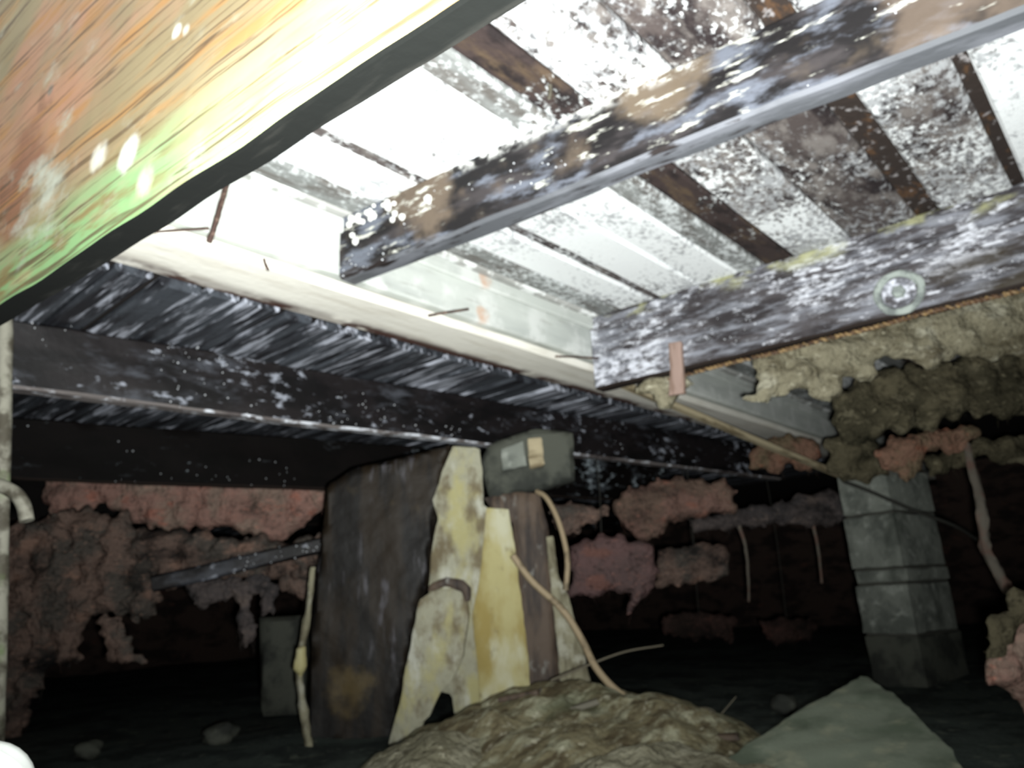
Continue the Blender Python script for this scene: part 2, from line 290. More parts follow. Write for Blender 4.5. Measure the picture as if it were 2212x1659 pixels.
def tube(name, pts, r, m, parent=None, seg=8, sub=6, wob=0.0, r1=None, cap=True):
    """swept round tube through 3-D points (Catmull-Rom), radius r -> r1"""
    P = [Vector(p) for p in pts]; C = []
    Q = [P[0]*2-P[1]] + P + [P[-1]*2-P[-2]]
    for i in range(len(P)-1):
        a, b, c, d = Q[i:i+4]
        for k in range(sub):
            t = k/sub
            C.append(.5*((2*b) + (c-a)*t + (2*a-5*b+4*c-d)*t*t + (3*b-a-3*c+d)*t**3))
    C.append(P[-1]); sd = random.random()*40
    O = C[0].copy(); vs, fs = [], []; nrm = None; n = len(C)
    for i, c in enumerate(C):
        tg = (C[min(i+1, n-1)]-C[max(i-1, 0)]).normalized()
        if nrm is None: nrm = tg.orthogonal().normalized()
        nrm = (nrm - tg*nrm.dot(tg)).normalized(); bn = tg.cross(nrm)
        rr = r if r1 is None else r + (r1-r)*i/(n-1)
        for j in range(seg):
            a = 2*pi*j/seg
            k = rr*(1 + wob*noise.noise(Vector((i*.7+sd, j*1.3, sd))))
            vs.append(c-O + nrm*cos(a)*k + bn*sin(a)*k)
    for i in range(n-1):
        for j in range(seg):
            a, b = i*seg+j, i*seg+(j+1) % seg
            fs.append((a, b, b+seg, a+seg))
    if cap: fs.append(tuple(range(seg))[::-1]); fs.append(tuple(range((n-1)*seg, n*seg)))
    me = bpy.data.meshes.new(name); me.from_pydata([tuple(v) for v in vs], [], fs); me.update(); smooth(me, 60)
    return link(name, me, m, parent, Matrix.Translation(O))

def ragpoly(poly, rag, step, seed):
    out = []
    for i in range(len(poly)):
        a, b = Vector(poly[i]), Vector(poly[(i+1) % len(poly)])
        k = max(1, int((b-a).length/step))
        nn = Vector((-(b-a).y, (b-a).x)).normalized()
        for j in range(k):
            p = a.lerp(b, j/k)
            d = noise.noise(Vector((p.x*22+seed, p.y*22, seed)))*rag + noise.noise(Vector((p.x*70+seed, p.y*70, seed)))*rag*.6
            out.append(p+nn*d)
    return out
def puff(name, pts3, thick, m, parent=None, res=.02, amp=.01, freq=14, rag=.006, flat=False, edge=None, away=None, seed=None):
    """solid slab or fibrous pad with the outline pts3 (3-D, roughly planar), thickness thick to both sides, lumpy surface"""
    seed = random.random()*60 if seed is None else seed
    P = [Vector(p) for p in pts3]; c = sum(P, Vector())/len(P)
    nrm = Vector()
    for i in range(len(P)):
        a, b = P[i]-c, P[(i+1) % len(P)]-c; nrm += a.cross(b)
    nrm.normalize()
    if nrm.dot(CAM-c) < 0: nrm = -nrm
    z = Vector((0, 0, 1)); ez = (z - nrm*z.dot(nrm))
    ez = ez.normalized() if ez.length > .05 else Vector((0, 1, 0)); ny_ = -nrm; ex = ny_.cross(ez).normalized()
    R = Matrix((ex, ny_, ez)).transposed().to_4x4()
    pol = [Vector(((p-c).dot(ex), (p-c).dot(ez))) for p in P]
    pol = ragpoly(pol, rag, res*.8, seed) if rag else ragpoly(pol, 0, res*.8, seed)
    np_ = len(pol)
    x0 = min(p.x for p in pol); x1 = max(p.x for p in pol); y0 = min(p.y for p in pol); y1 = max(p.y for p in pol)
    edge = edge or (.15*min(x1-x0, y1-y0) if not flat else .006)
    nx, ny = int((x1-x0)/res)+1, int((y1-y0)/res)+1
    segs = [(pol[i].x, pol[i].y, pol[(i+1) % np_].x-pol[i].x, pol[(i+1) % np_].y-pol[i].y) for i in range(np_)]
    def near(x, y):
        best = 1e9; bp = None; ins = False
        for ax, ay, dx, dy in segs:
            l2 = dx*dx+dy*dy
            t = ((x-ax)*dx+(y-ay)*dy)/l2 if l2 else 0
            t = 0 if t < 0 else 1 if t > 1 else t
            qx, qy = ax+dx*t, ay+dy*t; d = (qx-x)**2+(qy-y)**2
            if d < best: best = d; bp = (qx, qy)
            if (ay > y) != (ay+dy > y) and x < ax + (y-ay)/dy*dx: ins = not ins
        return sqrt(best), bp, ins
    cells = set()
    for i in range(nx+1):
        for j in range(ny+1):
            if near(x0+(i+.5)*res, y0+(j+.5)*res)[2]: cells.add((i, j))
    if not cells: cells.add((0, 0))
    vid = {}; cnt = {}
    for (i, j) in cells:
        for v in ((i, j), (i+1, j), (i+1, j+1), (i, j+1)): cnt[v] = cnt.get(v, 0)+1
    fv, bv = [], []
    for v, k in cnt.items():
        x, y = x0+v[0]*res, y0+v[1]*res
        d, bp, ins = near(x, y)
        if k < 4: x, y = bp; d = 0
        u = min(1, d/edge); u = sqrt(max(0, 1-(1-u)**2))
        q = Vector((x*freq+seed, y*freq, seed))
        n1 = noise.noise(q)*amp + noise.noise(q*2.7)*amp*.5 + noise.noise(q*6)*amp*.25
        n2 = noise.noise(q+Vector((9, 9, 9)))*amp
        base = .12 if not flat else .75
        tf = thick*.5*(base+(1-base)*u)
        vid[v] = (len(fv), k < 4); fv.append((x, -tf+n1*(u if not flat else 1)*1.0, y)); bv.append((x, tf+n2*.6, y))
    vs = fv + bv; nf = len(fv); fs = []; edges = {}
    for (i, j) in cells:
        q = [vid[v][0] for v in ((i, j), (i+1, j), (i+1, j+1), (i, j+1))]
        fs.append(tuple(q)); fs.append(tuple(a+nf for a in q[::-1]))
        for a, b in zip(q, q[1:]+q[:1]):
            if (b, a) in edges: del edges[(b, a)]
            else: edges[(a, b)] = 1
    for a, b in edges: fs.append((b, a, a+nf, b+nf))
    me = bpy.data.meshes.new(name); me.from_pydata(vs, [], fs); me.update()
    bmx = bmesh.new(); bmx.from_mesh(me); bmesh.ops.remove_doubles(bmx, verts=bmx.verts, dist=.0004); bmesh.ops.recalc_face_normals(bmx, faces=bmx.faces); bmx.to_mesh(me); bmx.free()
    smooth(me, 75 if not flat else 42)
    return link(name, me, m, parent, Matrix.Translation(c) @ R)
def px(poly, D=None, lean=0.0, P=None, n=None):
    if D is not None: return [at_d(x, y, D) for x, y in poly]
    return [at_pl(x, y, P, n) for x, y in poly]

def beads(name, parent, pts, r0, r1, m, stretch=1.0):
    """tiny drops / mould tufts joined in one part (uncountable); pts are world positions"""
    ico = bmesh.new(); bmesh.ops.create_icosphere(ico, subdivisions=1, radius=1)
    bv = [v.co.copy() for v in ico.verts]; bf = [[v.index for v in f.verts] for f in ico.faces]; ico.free()
    vs, fs = [], []
    for p in pts:
        r = random.uniform(r0, r1); k = len(vs)
        e = random.uniform(.7, 1.3)
        vs += [tuple(Vector(p) + Vector((v.x*r*e, v.y*r, v.z*r*stretch))) for v in bv]
        fs += [tuple(i+k for i in f) for f in bf]
    me = bpy.data.meshes.new(name); me.from_pydata(vs, [], fs); me.update(); smooth(me, 80)
    o = link(name, me, m, parent); o['kind'] = 'stuff'
    return o
def surf_pts(o, n, xr=(0, 1), zr=(0, 1), ysel=0, side='Y', clump=0):
    """random points on one side of a board (its own mesh vertices jittered along the face)"""
    M = Matrix(o['_m']); co = [v.co for v in o.data.vertices]
    L = max(c.x for c in co); H = max(c.z for c in co)
    y = min(c.y for c in co) if ysel == 0 else max(c.y for c in co)
    out = []
    while len(out) < n:
        x = random.uniform(*xr)*L; z = random.uniform(*zr)*H
        if clump and noise.noise(Vector((x*clump, z*clump*2.5, 3.3))) < .05: continue
        out.append(M @ Vector((x, y, z)))
    return out

# ------------------------------------------------------------------ the setting
def struct(o): o['kind'] = 'structure'; return o
# ground
def ground():
    nx, ny = 90, 90; x0, x1, y0, y1 = -4.0, 6.2, -3.6, 5.2
    vs = []
    for j in range(ny+1):
        for i in range(nx+1):
            x = x0+(x1-x0)*i/nx; y = y0+(y1-y0)*j/ny
            z = noise.noise(Vector((x*1.7, y*1.7, 1)))*.022 + noise.noise(Vector((x*6, y*6, 5)))*.012 - .01
            vs.append((x, y, z))
    fs = [(j*(nx+1)+i, j*(nx+1)+i+1, (j+1)*(nx+1)+i+1, (j+1)*(nx+1)+i) for j in range(ny) for i in range(nx)]
    me = bpy.data.meshes.new('floor'); me.from_pydata(vs, [], fs); me.update(); smooth(me, 80)
    return struct(link('floor', me, MT['soil']))
FLOOR = ground()
def simple_box(name, a, b, m, parent=None):
    bmx = bmesh.new(); bmesh.ops.create_cube(bmx, size=1)
    a, b = Vector(a), Vector(b); s = b-a
    for v in bmx.verts: v.co = Vector((v.co.x*s.x, v.co.y*s.y, v.co.z*s.z))
    bmesh.ops.bevel(bmx, geom=bmx.edges[:], offset=min(abs(s.x), abs(s.y), abs(s.z))*.08, segments=1, affect='EDGES')
    me = bpy.data.meshes.new(name); bmx.to_mesh(me); bmx.free()
    return link(name, me, m, parent, Matrix.Translation((a+b)/2))
struct(simple_box('wall_back', (-4.0, 5.0, -.2), (6.2, 5.2, 1.3), MT['earth_wall']))
struct(simple_box('wall_right', (6.0, -3.6, -.2), (6.2, 5.0, 1.3), MT['earth_wall']))
struct(simple_box('wall_left', (-4.2, -3.6, -.2), (-4.0, 5.2, 1.3), MT['earth_wall']))
struct(simple_box('wall_front', (-4.0, -3.8, -.2), (6.2, -3.6, 1.3), MT['earth_wall']))
# near ceiling: boards run along X, laid over the joists
CEIL = struct(simple_box('ceiling', (-4.0, -3.6, 1.178), (6.2, .2, 1.21), MT['void']))
bounds = [(-.17, .03, 'pl_clean', 0), (.033, .10, 'pl_grey', 0), (.103, .205, 'pl_white', 0), (.235, .355, 'pl_white', 0), (.358, .465, 'pl_white', 0), (.468, .53, 'pl_grey', 0), (.535, .605, 'pl_brown', 0), (.61, .745, 'pl_mid', 0), (.75, .895, 'pl_dark', 0),
          (.945, 1.085, 'pl_mid', .01), (1.11, 1.28, 'pl_white', .01), (1.29, 1.46, 'pl_dark', .01), (1.47, 1.66, 'pl_mid', .01), (1.67, 1.85, 'pl_dark', .01), (1.86, 2.06, 'pl_mid', .01), (2.07, 2.3, 'pl_dark', .01), (2.31, 2.6, 'pl_dark', .01)]
for w0, w1, mk, _ in bounds:
    board('plank', (-2.2, -w1, 1.15), (3.6, -w1, 1.15), w1-w0, .022, MT[mk], CEIL, amp=.003, step=.07, nz=1, ny=4)
board('batten', (-2.2, -.245, 1.160), (3.6, -.245, 1.160), .05, .014, MT['pl_dark'], CEIL, amp=.002, step=.1, nz=1, ny=2)
# brown boards showing in the wide joints
for w0, w1 in ((.895, .945), (1.085, 1.11)):
    board('batten', (-2.2, -w1-.01, 1.163), (3.6, -w1-.01, 1.163), w1-w0+.02, .014, MT['pl_rust'], CEIL, amp=.002, step=.1, nz=1, ny=2)
# far, lower subfloor: boards run along Y
SUB = struct(simple_box('subfloor', (-4.0, .17, 1.03), (6.2, 5.0, 1.07), MT['void']))
x = -2.0; i = 0
while x < 4.2:
    wd_ = random.choice((.085, .1, .12))
    board('plank', (x+wd_, .235, 1.0+random.uniform(-.004, .006)), (x+wd_, 4.9, 1.0+random.uniform(-.004, .006)), wd_-.012, .022, MT['pl_far'], SUB, amp=.003, step=.16, nz=1, ny=2)  # boards stop short; bare dark backing imitates a shadow line behind the beam
    x += wd_; i += 1

# ------------------------------------------------------------------ pale header beam
hb = thing('header_beam', (1.5, .08, 1.0), 'long pale grey built-up beam that the joists butt against', 'beam')
fb = board('face_board', (-1.4, 0, 1.021), (5.2, 0, 1.021), .045, .13, MT['pale'], hb, amp=.0025, step=.05)
board('core_board', (-1.4, .046, 1.016), (5.2, .046, 1.016), .045, .13, MT['brown_board'], hb, amp=.002, step=.08)
board('top_cleat', (-1.4, -.014, 1.112), (5.2, -.014, 1.112), .013, .036, MT['pale'], hb, amp=.002, step=.08, nz=2, ny=1)
board('bottom_plate', (-1.4, .006, .988), (5.2, .006, .988), .165, .025, MT['pale_under'], hb, amp=.003, step=.05, ny=6)
board('back_board', (-1.4, .092, 1.016), (5.2, .092, 1.016), .045, .13, MT['pale'], hb, amp=.002, step=.08)
# ------------------------------------------------------------------ near plank
zA = .66
A1 = at_z(0, 660, zA); A0 = at_z(1000, 0, zA)
dA = (A1-A0).normalized()
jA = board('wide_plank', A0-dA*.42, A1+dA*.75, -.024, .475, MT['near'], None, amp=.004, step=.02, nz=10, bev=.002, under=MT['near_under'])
tag(jA, 'wide orange and green stained plank close to the viewer, top left', 'plank')
# ------------------------------------------------------------------ joists
def joist_pts(x0, v0, x1, v1, z): return Vector((x0, v0, z)), Vector((x1, v1, z))
P0, P1 = joist_pts(.228, -.004, .50, -2.1, 1.01)
jB = tag(board('floor_joist', P0, P1, .05, .143, MT['joist_b'], None, amp=.004, step=.02, nz=7, under=MT['b_under']), 'black mouldy joist with bare cut end against the pale beam, between the two bays', 'joist', 'joists under the near ceiling')
P0, P1 = joist_pts(1.13, -.004, 1.285, -2.1, .925)
jC = tag(board('floor_joist', P0, P1, .05, .228, MT['joist_c'], None, amp=.005, step=.02, nz=9, under=MT['c_under']), 'deep grey mouldy joist with a round washer and a rusty wire below it', 'joist', 'joists under the near ceiling')
def far_joist(x0, v0, x1, v1, z, h, mk, label):
    return tag(board('sleeper_joist', (x0, v0, z), (x1, v1, z), .05, h, MT[mk], None, amp=.005, step=.03, nz=7, under=MT['e_under' if mk == 'joist_far' else 'c_under']), label, 'joist', 'dark joists beyond the pale beam')
jE = far_joist(-1.7, .80, 3.0, .22, .842, .158, 'joist_far', 'wet black joist just beyond the pale beam, light lower edge')
jF = far_joist(-1.5, 1.96, 2.9, .80, .80, .2, 'joist_far2', 'second wet black joist, above the left pink insulation')
jG = far_joist(-1.5, 2.9, 4.4, 2.0, .80, .2, 'joist_far2', 'farthest dark joist deep in the crawl space')

beads('water_beads', jE, surf_pts(jE, 120, (0.05, .75), (0.0, 1), 0, clump=3), .0009, .0024, MT['bead'])
beads('water_beads', jF, surf_pts(jF, 45, (0.1, .8), (0.0, 1), 0, clump=3), .001, .0026, MT['bead'])
beads('water_beads', jC, surf_pts(jC, 60, (0.0, .6), (0.0, .8), 0, clump=4), .0009, .0020, MT['bead'])
beads('water_beads', jB, surf_pts(jB, 50, (0.0, .6), (0.0, .8), 0, clump=4), .0008, .0020, MT['bead'])
bl = surf_pts(jB, 26, (0.012, .09), (.45, .9), 0) + surf_pts(jB, 10, (.115, .118), (.58, .66), 0)
beads('mould_tufts', jB, bl, .004, .009, MT['mould'])

# ------------------------------------------------------------------ things fixed to the near framing
# nails and wire at the pale beam
def nail(pts, r, label, name='rusty_nail'):
    o = tube(name, pts, r, MT['nail'], seg=6, sub=5, wob=.25)
    return tag(o, label, 'nail', 'rusty nails in the pale beam')
nail([at_y(492, 392, -.012), at_y(478, 440, -.03), at_y(466, 480, -.03), at_y(452, 524, -.02)], .005, 'long rusty nail hanging from the pale beam beside the green stained plank')
nail([at_y(925, 682, -.004), at_y(960, 676, -.022), at_y(1012, 668, -.035)], .003, 'rusty nail with an orange stain sticking out of the pale beam below the black joist')
nail([at_y(1200, 770, -.004), at_y(1240, 771, -.02), at_y(1292, 774, -.03)], .003, 'thin rusty nail in the pale beam next to the deep grey joist')
nail([at_y(570, 560, -.001), at_y(574, 572, -.006), at_y(580, 584, -.008)], .0032, 'short bent nail in the lower edge of the pale beam')
tag(tube('thin_wire', [at_z(250, 500, .985), at_z(300, 503, .984), at_z(380, 498, .984), at_z(452, 494, .986)], .0022, MT['nail'], seg=6, sub=6), 'thin brown wire under the pale beam running to the long nail', 'wire')
tag(tube('hanging_root', [at_z(1150, -40, 1.147), at_d(1160, 10, .98), at_d(1168, 70, 1.0), at_d(1180, 140, 1.02), at_d(1188, 190, 1.03), at_d(1186, 215, 1.04)], .0075, MT['pale_pipe'], seg=7, wob=.4, r1=.003), 'white root hanging from the mouldy ceiling boards at the top', 'root')
tag(puff('wood_splinter', px([(775, 185), (784, 165), (792, 185), (790, 205), (776, 208)], 1.06), .006, MT['tan_wool'], res=.004, amp=.001, rag=0, flat=True), 'small pale splinter in front of the dark plank edge', 'splinter')

# washer and bolt on joist C
Mc = Matrix(jC['_m']); nC = (Mc.to_3x3() @ Vector((0, 1, 0))).normalized()
yC = max(v.co.y for v in jC.data.vertices)
fP = Mc @ Vector((0, .05, 0))
if (CAM-fP).dot(nC) < 0: nC = -nC; fP = Mc @ Vector((0, 0, 0))
def lathe(name, prof, m, parent, M, seg=28, wob=0):
    vs, fs = [], []; k = len(prof)
    for j in range(seg):
        a = 2*pi*j/seg
        for i, (r, z) in enumerate(prof):
            rr = r*(1+wob*noise.noise(Vector((cos(a)*2, sin(a)*2, i*.6))))
            vs.append((rr*cos(a), rr*sin(a), z))
    for j in range(seg):
        for i in range(k-1):
            a, b = j*k+i, ((j+1) % seg)*k+i
            fs.append((a, b, b+1, a+1))
    me = bpy.data.meshes.new(name); me.from_pydata(vs, [], fs); me.update()
    bmx = bmesh.new(); bmx.from_mesh(me); bmesh.ops.remove_doubles(bmx, verts=bmx.verts, dist=1e-5); bmesh.ops.recalc_face_normals(bmx, faces=bmx.faces); bmx.to_mesh(me); bmx.free()
    smooth(me, 50)
    return link(name, me, m, parent, M)
wc = at_pl(1942, 632, fP, nC)
def zframe(P, z):
    z = z.normalized(); x = Vector((0, 0, 1)).cross(z).normalized(); y = z.cross(x)
    return Matrix.Translation(P) @ Matrix((x, y, z)).transposed().to_4x4()
wt = thing('round_washer', wc, 'large pale corroded washer with bolt on the deep grey joist', 'washer')
lathe('ring', [(.038, .001), (.040, .007), (.045, .010), (.050, .009), (.054, .004), (.054, -.004), (.038, -.004), (.038, .001)], MT['washer'], wt, zframe(wc, nC), wob=.06)
lathe('bolt_head', [(.0, .012), (.013, .012), (.016, .008), (.016, -.004)], MT['washer'], wt, zframe(wc, nC), seg=6, wob=.05)
lathe('dished_plate', [(.0, .003), (.02, .002), (.035, .002), (.035, -.003)], MT['joist_c'], wt, zframe(wc, nC))
# twisted rusty wire below joist C
def twist(name, a, b, r, pitch, m, parent, ph):
    n = int((b-a).length/pitch*6); d = (b-a); t = d.normalized(); u = t.orthogonal().normalized(); w = t.cross(u)
    pts = []
    for i in range(n+1):
        k = i/n; ang = 2*pi*i/6+ph
        sag = noise.noise(Vector((k*6, 2.2, 0)))*.004
        pts.append(a + d*k + u*cos(ang)*r + w*sin(ang)*r + Vector((0, 0, sag)))
    return tube(name, pts, r*.95, m, parent, seg=6, sub=1)
ra = at_z(1395, 832, .917); rb = at_z(2260, 612, .917)
rw = thing('twisted_wire', ra, 'rusty twisted wire stretched along the underside of the deep grey joist', 'wire')
twist('strand', ra, rb, .0034, .022, MT['rust'], rw, 0)
twist('strand', ra, rb, .0034, .022, MT['rust'], rw, pi)
# peg at joist C end
tag(puff('wooden_peg', px([(1446, 742), (1474, 738), (1476, 790), (1480, 850), (1446, 856), (1450, 800)], P=fP+nC*.012, n=nC), .016, MT['peg'], res=.006, amp=.002, rag=.002, flat=True), 'pinkish raw wooden peg hanging below the end of the deep grey joist', 'peg')
tag(puff('insulation_tuft', px([(1400, 815), (1470, 800), (1500, 830), (1470, 850), (1450, 885), (1425, 885), (1410, 850), (1360, 850)], 2.02), .04, MT['tan_wool'], res=.008, amp=.005, rag=.005), 'pale fibre tuft under the wooden peg at the beam', 'insulation', 'loose insulation')
# lath along lower lip of the beam, to the right pier
L0 = at_z(1335, 838, .972); L1 = at_d(1825, 1040, 2.95)
tag(board('wooden_lath', L0, L1, -.03, .018, MT['lath'], None, amp=.002, step=.06, nz=1, ny=2, bev=.003), 'thin pale lath running from the beam down to the concrete block pier', 'lath')

# ------------------------------------------------------------------ central support
GZ = -.02
def slabpx(name, poly, D, t, m, parent=None, res=.014, amp=.004, rag=.003, away=True):
    """upright timber seen face on: outline at distance D, thickness t going away"""
    pts = [p + HF*(t*.5) for p in px(poly, D)]
    return puff(name, pts, t, m, parent, res=res, amp=amp, rag=rag, flat=True, freq=10)
dp = slabpx('timber_post', [(705, 1046), (760, 1010), (850, 990), (975, 958), (955, 1040), (935, 1160), (925, 1250), (905, 1300), (870, 1480), (850, 1610), (660, 1610), (665, 1480), (672, 1330), (690, 1180)], 2.28, .13, MT['dark_post'], amp=.006)
tag(dp, 'wide wet dark brown post slab with a slanted top under the black joist', 'post')
yp = thing('yellow_post', at_d(1000, 1560, 2.25), 'pale yellow rotten post of several planks next to the dark post', 'post')
slabpx('tall_plank', [(978, 962), (1036, 966), (1040, 1010), (1045, 1090), (1062, 1100), (1075, 1300), (1090, 1610), (1000, 1610), (982, 1545), (975, 1500), (930, 1490), (915, 1400), (925, 1290), (930, 1200), (945, 1120), (935, 1080), (958, 1010)], 2.22, .05, MT['pale_rot'], yp, amp=.008)
slabpx('stub_plank', [(905, 1296), (935, 1276), (985, 1270), (1005, 1290), (1012, 1330), (1000, 1420), (975, 1470), (948, 1500), (930, 1545), (912, 1560), (905, 1610), (836, 1610), (862, 1520), (885, 1400)], 2.15, .055, MT['pale_rot'], yp, amp=.006)
slabpx('yellow_plank', [(1050, 1096), (1098, 1100), (1112, 1180), (1124, 1280), (1142, 1420), (1150, 1580), (1040, 1590), (1030, 1420), (1020, 1330), (1040, 1220)], 2.18, .05, MT['yellow'], yp, amp=.004)
tag(slabpx('rotten_crescent', [(918, 1282), (930, 1262), (965, 1246), (1000, 1252), (1016, 1270), (1016, 1298), (1004, 1300), (996, 1278), (960, 1268)], 2.13, .03, MT['brown_board'], amp=.003, res=.008), 'dark curved sliver of rot on top of the short plank', 'wood piece')
tag(slabpx('brown_board', [(1045, 1075), (1110, 1062), (1165, 1066), (1185, 1150), (1196, 1300), (1215, 1560), (1130, 1560), (1120, 1300), (1108, 1130), (1060, 1100)], 2.27, .05, MT['brown_board'], amp=.004), 'weathered brown board standing between the yellow post and the slim stake', 'board')
tag(slabpx('wooden_stake', [(1180, 1160), (1195, 1158), (1206, 1240), (1228, 1290), (1250, 1370), (1300, 1560), (1215, 1560), (1205, 1400), (1192, 1290)], 2.26, .035, MT['stake'], amp=.003, res=.01), 'slim pale weathered stake right of the brown board', 'stake')
cb = thing('cap_block', at_d(1140, 1050, 2.45), 'dark damp concrete cap block on the central support', 'block')
slabpx('block_body', [(1052, 965), (1075, 950), (1150, 925), (1238, 930), (1242, 1035), (1180, 1052), (1060, 1080), (1035, 1000)], 2.27, .12, MT['concrete_damp'], cb, amp=.005)
slabpx('shim', [(1082, 970), (1130, 952), (1138, 1005), (1085, 1016)], 2.235, .045, MT['concrete'], cb, amp=.003, res=.01)
slabpx('wood_shim', [(1140, 948), (1170, 944), (1178, 1006), (1144, 1010)], 2.235, .045, MT['lath'], cb, amp=.003, res=.01)
# thin pale strip beside the dark post
tag(tube('pale_strip', [at_d(676, 1225, 2.2), at_d(668, 1300, 2.2), at_d(655, 1380, 2.19), at_d(646, 1440, 2.18), at_d(652, 1510, 2.18), at_d(664, 1590, 2.18), at_d(672, 1640, 2.17)], .008, MT['stake'], seg=7, wob=.5, r1=.012), 'thin pale root-like strip down the left edge of the dark post', 'strip')
tag(puff('insulation_tuft', px([(640, 1400), (660, 1395), (664, 1440), (650, 1462), (634, 1448)], 2.15), .03, MT['yellow'], res=.007, amp=.004, rag=.003), 'small yellowish tuft on the thin strip by the dark post', 'insulation', 'loose insulation')

# ------------------------------------------------------------------ ground heap, slabs and scraps
def heap(name, cpx, D, rx, ry, h, m, res=46, seed=1.0, lump=.03):
    c = at_d(*cpx, D); c.z = 0
    vs, fs = [], []; n = res
    for j in range(n+1):
        for i in range(n+1):
            a, b = 2*i/n-1, 2*j/n-1
            # square to disc
            u = a*sqrt(1-b*b/2); v = b*sqrt(1-a*a/2); rr = min(1, sqrt(u*u+v*v))
            p = HR*(u*rx) + HF*(v*ry)
            q = Vector((p.x*5+seed, p.y*5, seed))
            z = h*(1-rr*rr)**.8 + (noise.noise(q)*lump + noise.noise(q*2.6)*lump*.55 + noise.noise(q*6)*lump*.3)*(1-rr**4) - .03*rr
            vs.append((p.x, p.y, z))
    for j in range(n):
        for i in range(n):
            a = j*(n+1)+i; fs.append((a, a+1, a+n+2, a+n+1))
    me = bpy.data.meshes.new(name); me.from_pydata(vs, [], fs); me.update(); smooth(me, 80)
    return link(name, me, m, None, Matrix.Translation(c))
hp = heap('debris_heap', (1225, 1570), 1.95, .50, .46, .125, MT['heap'], res=70, seed=4.2, lump=.035); tag(hp, 'heap of fibrous brown debris at the foot of the central posts', 'debris'); hp['kind'] = 'stuff'
hp2 = heap('debris_heap', (930, 1655), 1.72, .20, .2, .085, MT['pale_wool'], res=40, seed=9.1, lump=.03); tag(hp2, 'pale crumpled insulation heap at the bottom below the yellow post', 'debris'); hp2['kind'] = 'stuff'
hp3 = heap('debris_heap', (1420, 1690), 1.55, .32, .2, .06, MT['pale_wool'], res=40, seed=14.1, lump=.03); tag(hp3, 'low olive debris spread in front of the leaning slab', 'debris'); hp3['kind'] = 'stuff'
# leaning slab, lower right
sA, sB, sC = at_z(1600, 1640, .015), at_d(1870, 1470, 1.98), at_z(2110, 1690, .01)
sn = (sB-sA).cross(sC-sA).normalized()
tag(puff('leaning_slab', px([(1560, 1665), (1640, 1606), (1760, 1530), (1870, 1470), (1935, 1512), (1990, 1570), (2060, 1640), (2110, 1720), (1900, 1800), (1600, 1760)], P=sA, n=sn), .035, MT['slab'], res=.02, amp=.006, rag=.004, flat=True), 'greenish concrete slab leaning with a pointed top in the lower right', 'slab')
# block pier at right
PK = at_d(2008, 1500, 2.70); PK.z = 0
eL = (HF*.82 - HR*.57).normalized(); eR = Vector((eL.y, -eL.x, 0))
if eR.dot(HR) < 0: eR = -eR
pr = thing('block_pier', PK, 'grey concrete block pier standing at the right', 'pier')
def block(z0, h, a, b, oa, ob, mk, jit):
    bmx = bmesh.new(); bmesh.ops.create_cube(bmx, size=1)
    bmesh.ops.subdivide_edges(bmx, edges=bmx.edges[:], cuts=5, use_grid_fill=True)
    sd = random.random()*30
    for v in bmx.verts:
        c = v.co; e = sum(1 for k in c if abs(k) > .49)
        q = Vector((c.x*a, c.y*b, c.z*h)); q -= Vector((c.x*a, c.y*b, c.z*h)).normalized()*(.006 if e >= 2 else 0)
        v.co = q + noise.noise_vector(q*18+Vector((sd, sd, 0)))*.004
    me = bpy.data.meshes.new('concrete_block'); bmx.to_mesh(me); bmx.free(); smooth(me, 45)
    M = Matrix.Translation(PK + eL*(oa+a/2) + eR*(ob+b/2) + Vector((0, 0, z0+h/2))) @ Matrix((eL, eR, Vector((0, 0, 1)))).transposed().to_4x4() @ Matrix.Rotation(jit, 4, 'Z')
    return link('concrete_block', me, MT[mk], pr, M)
z0 = -.03
for k, (h, mk) in enumerate(((.18, 'concrete_damp'), (.17, 'concrete'), (.045, 'concrete'), (.19, 'concrete'), (.15, 'concrete'))):
    w = .20; block(z0, h, w, .30, random.uniform(-.004, .004), random.uniform(-.005, .005), mk, random.uniform(-.02, .02))
    z0 += h + .006
    if k < 4: simple_box('mortar_joint', PK+Vector((-.05, -.05, 0)), PK+Vector((.05, .05, .01)), MT['mortar'], pr).matrix_basis = Matrix.Translation(eL*.1+eR*.15+Vector((0, 0, z0-.003))) @ Matrix((eL, eR, Vector((0, 0, 1)))).transposed().to_4x4() @ Matrix.Diagonal((1.86, 2.86, 1, 1))
tag(tube('dark_cable', [at_d(1822, 1040, 2.68), at_d(1880, 1062, 2.62), at_d(1980, 1105, 2.6), at_d(2060, 1135, 2.62), at_d(2110, 1165, 2.7)], .006, MT['dark_cable']), 'dark cable sagging across the face of the block pier', 'cable')
# distant block left of the dark post
tag(slabpx('concrete_block', [(556, 1335), (652, 1330), (655, 1545), (560, 1550)], 2.9, .18, MT['concrete_damp'], amp=.004, res=.03), 'grey block standing in the dark left of the wide post', 'block')

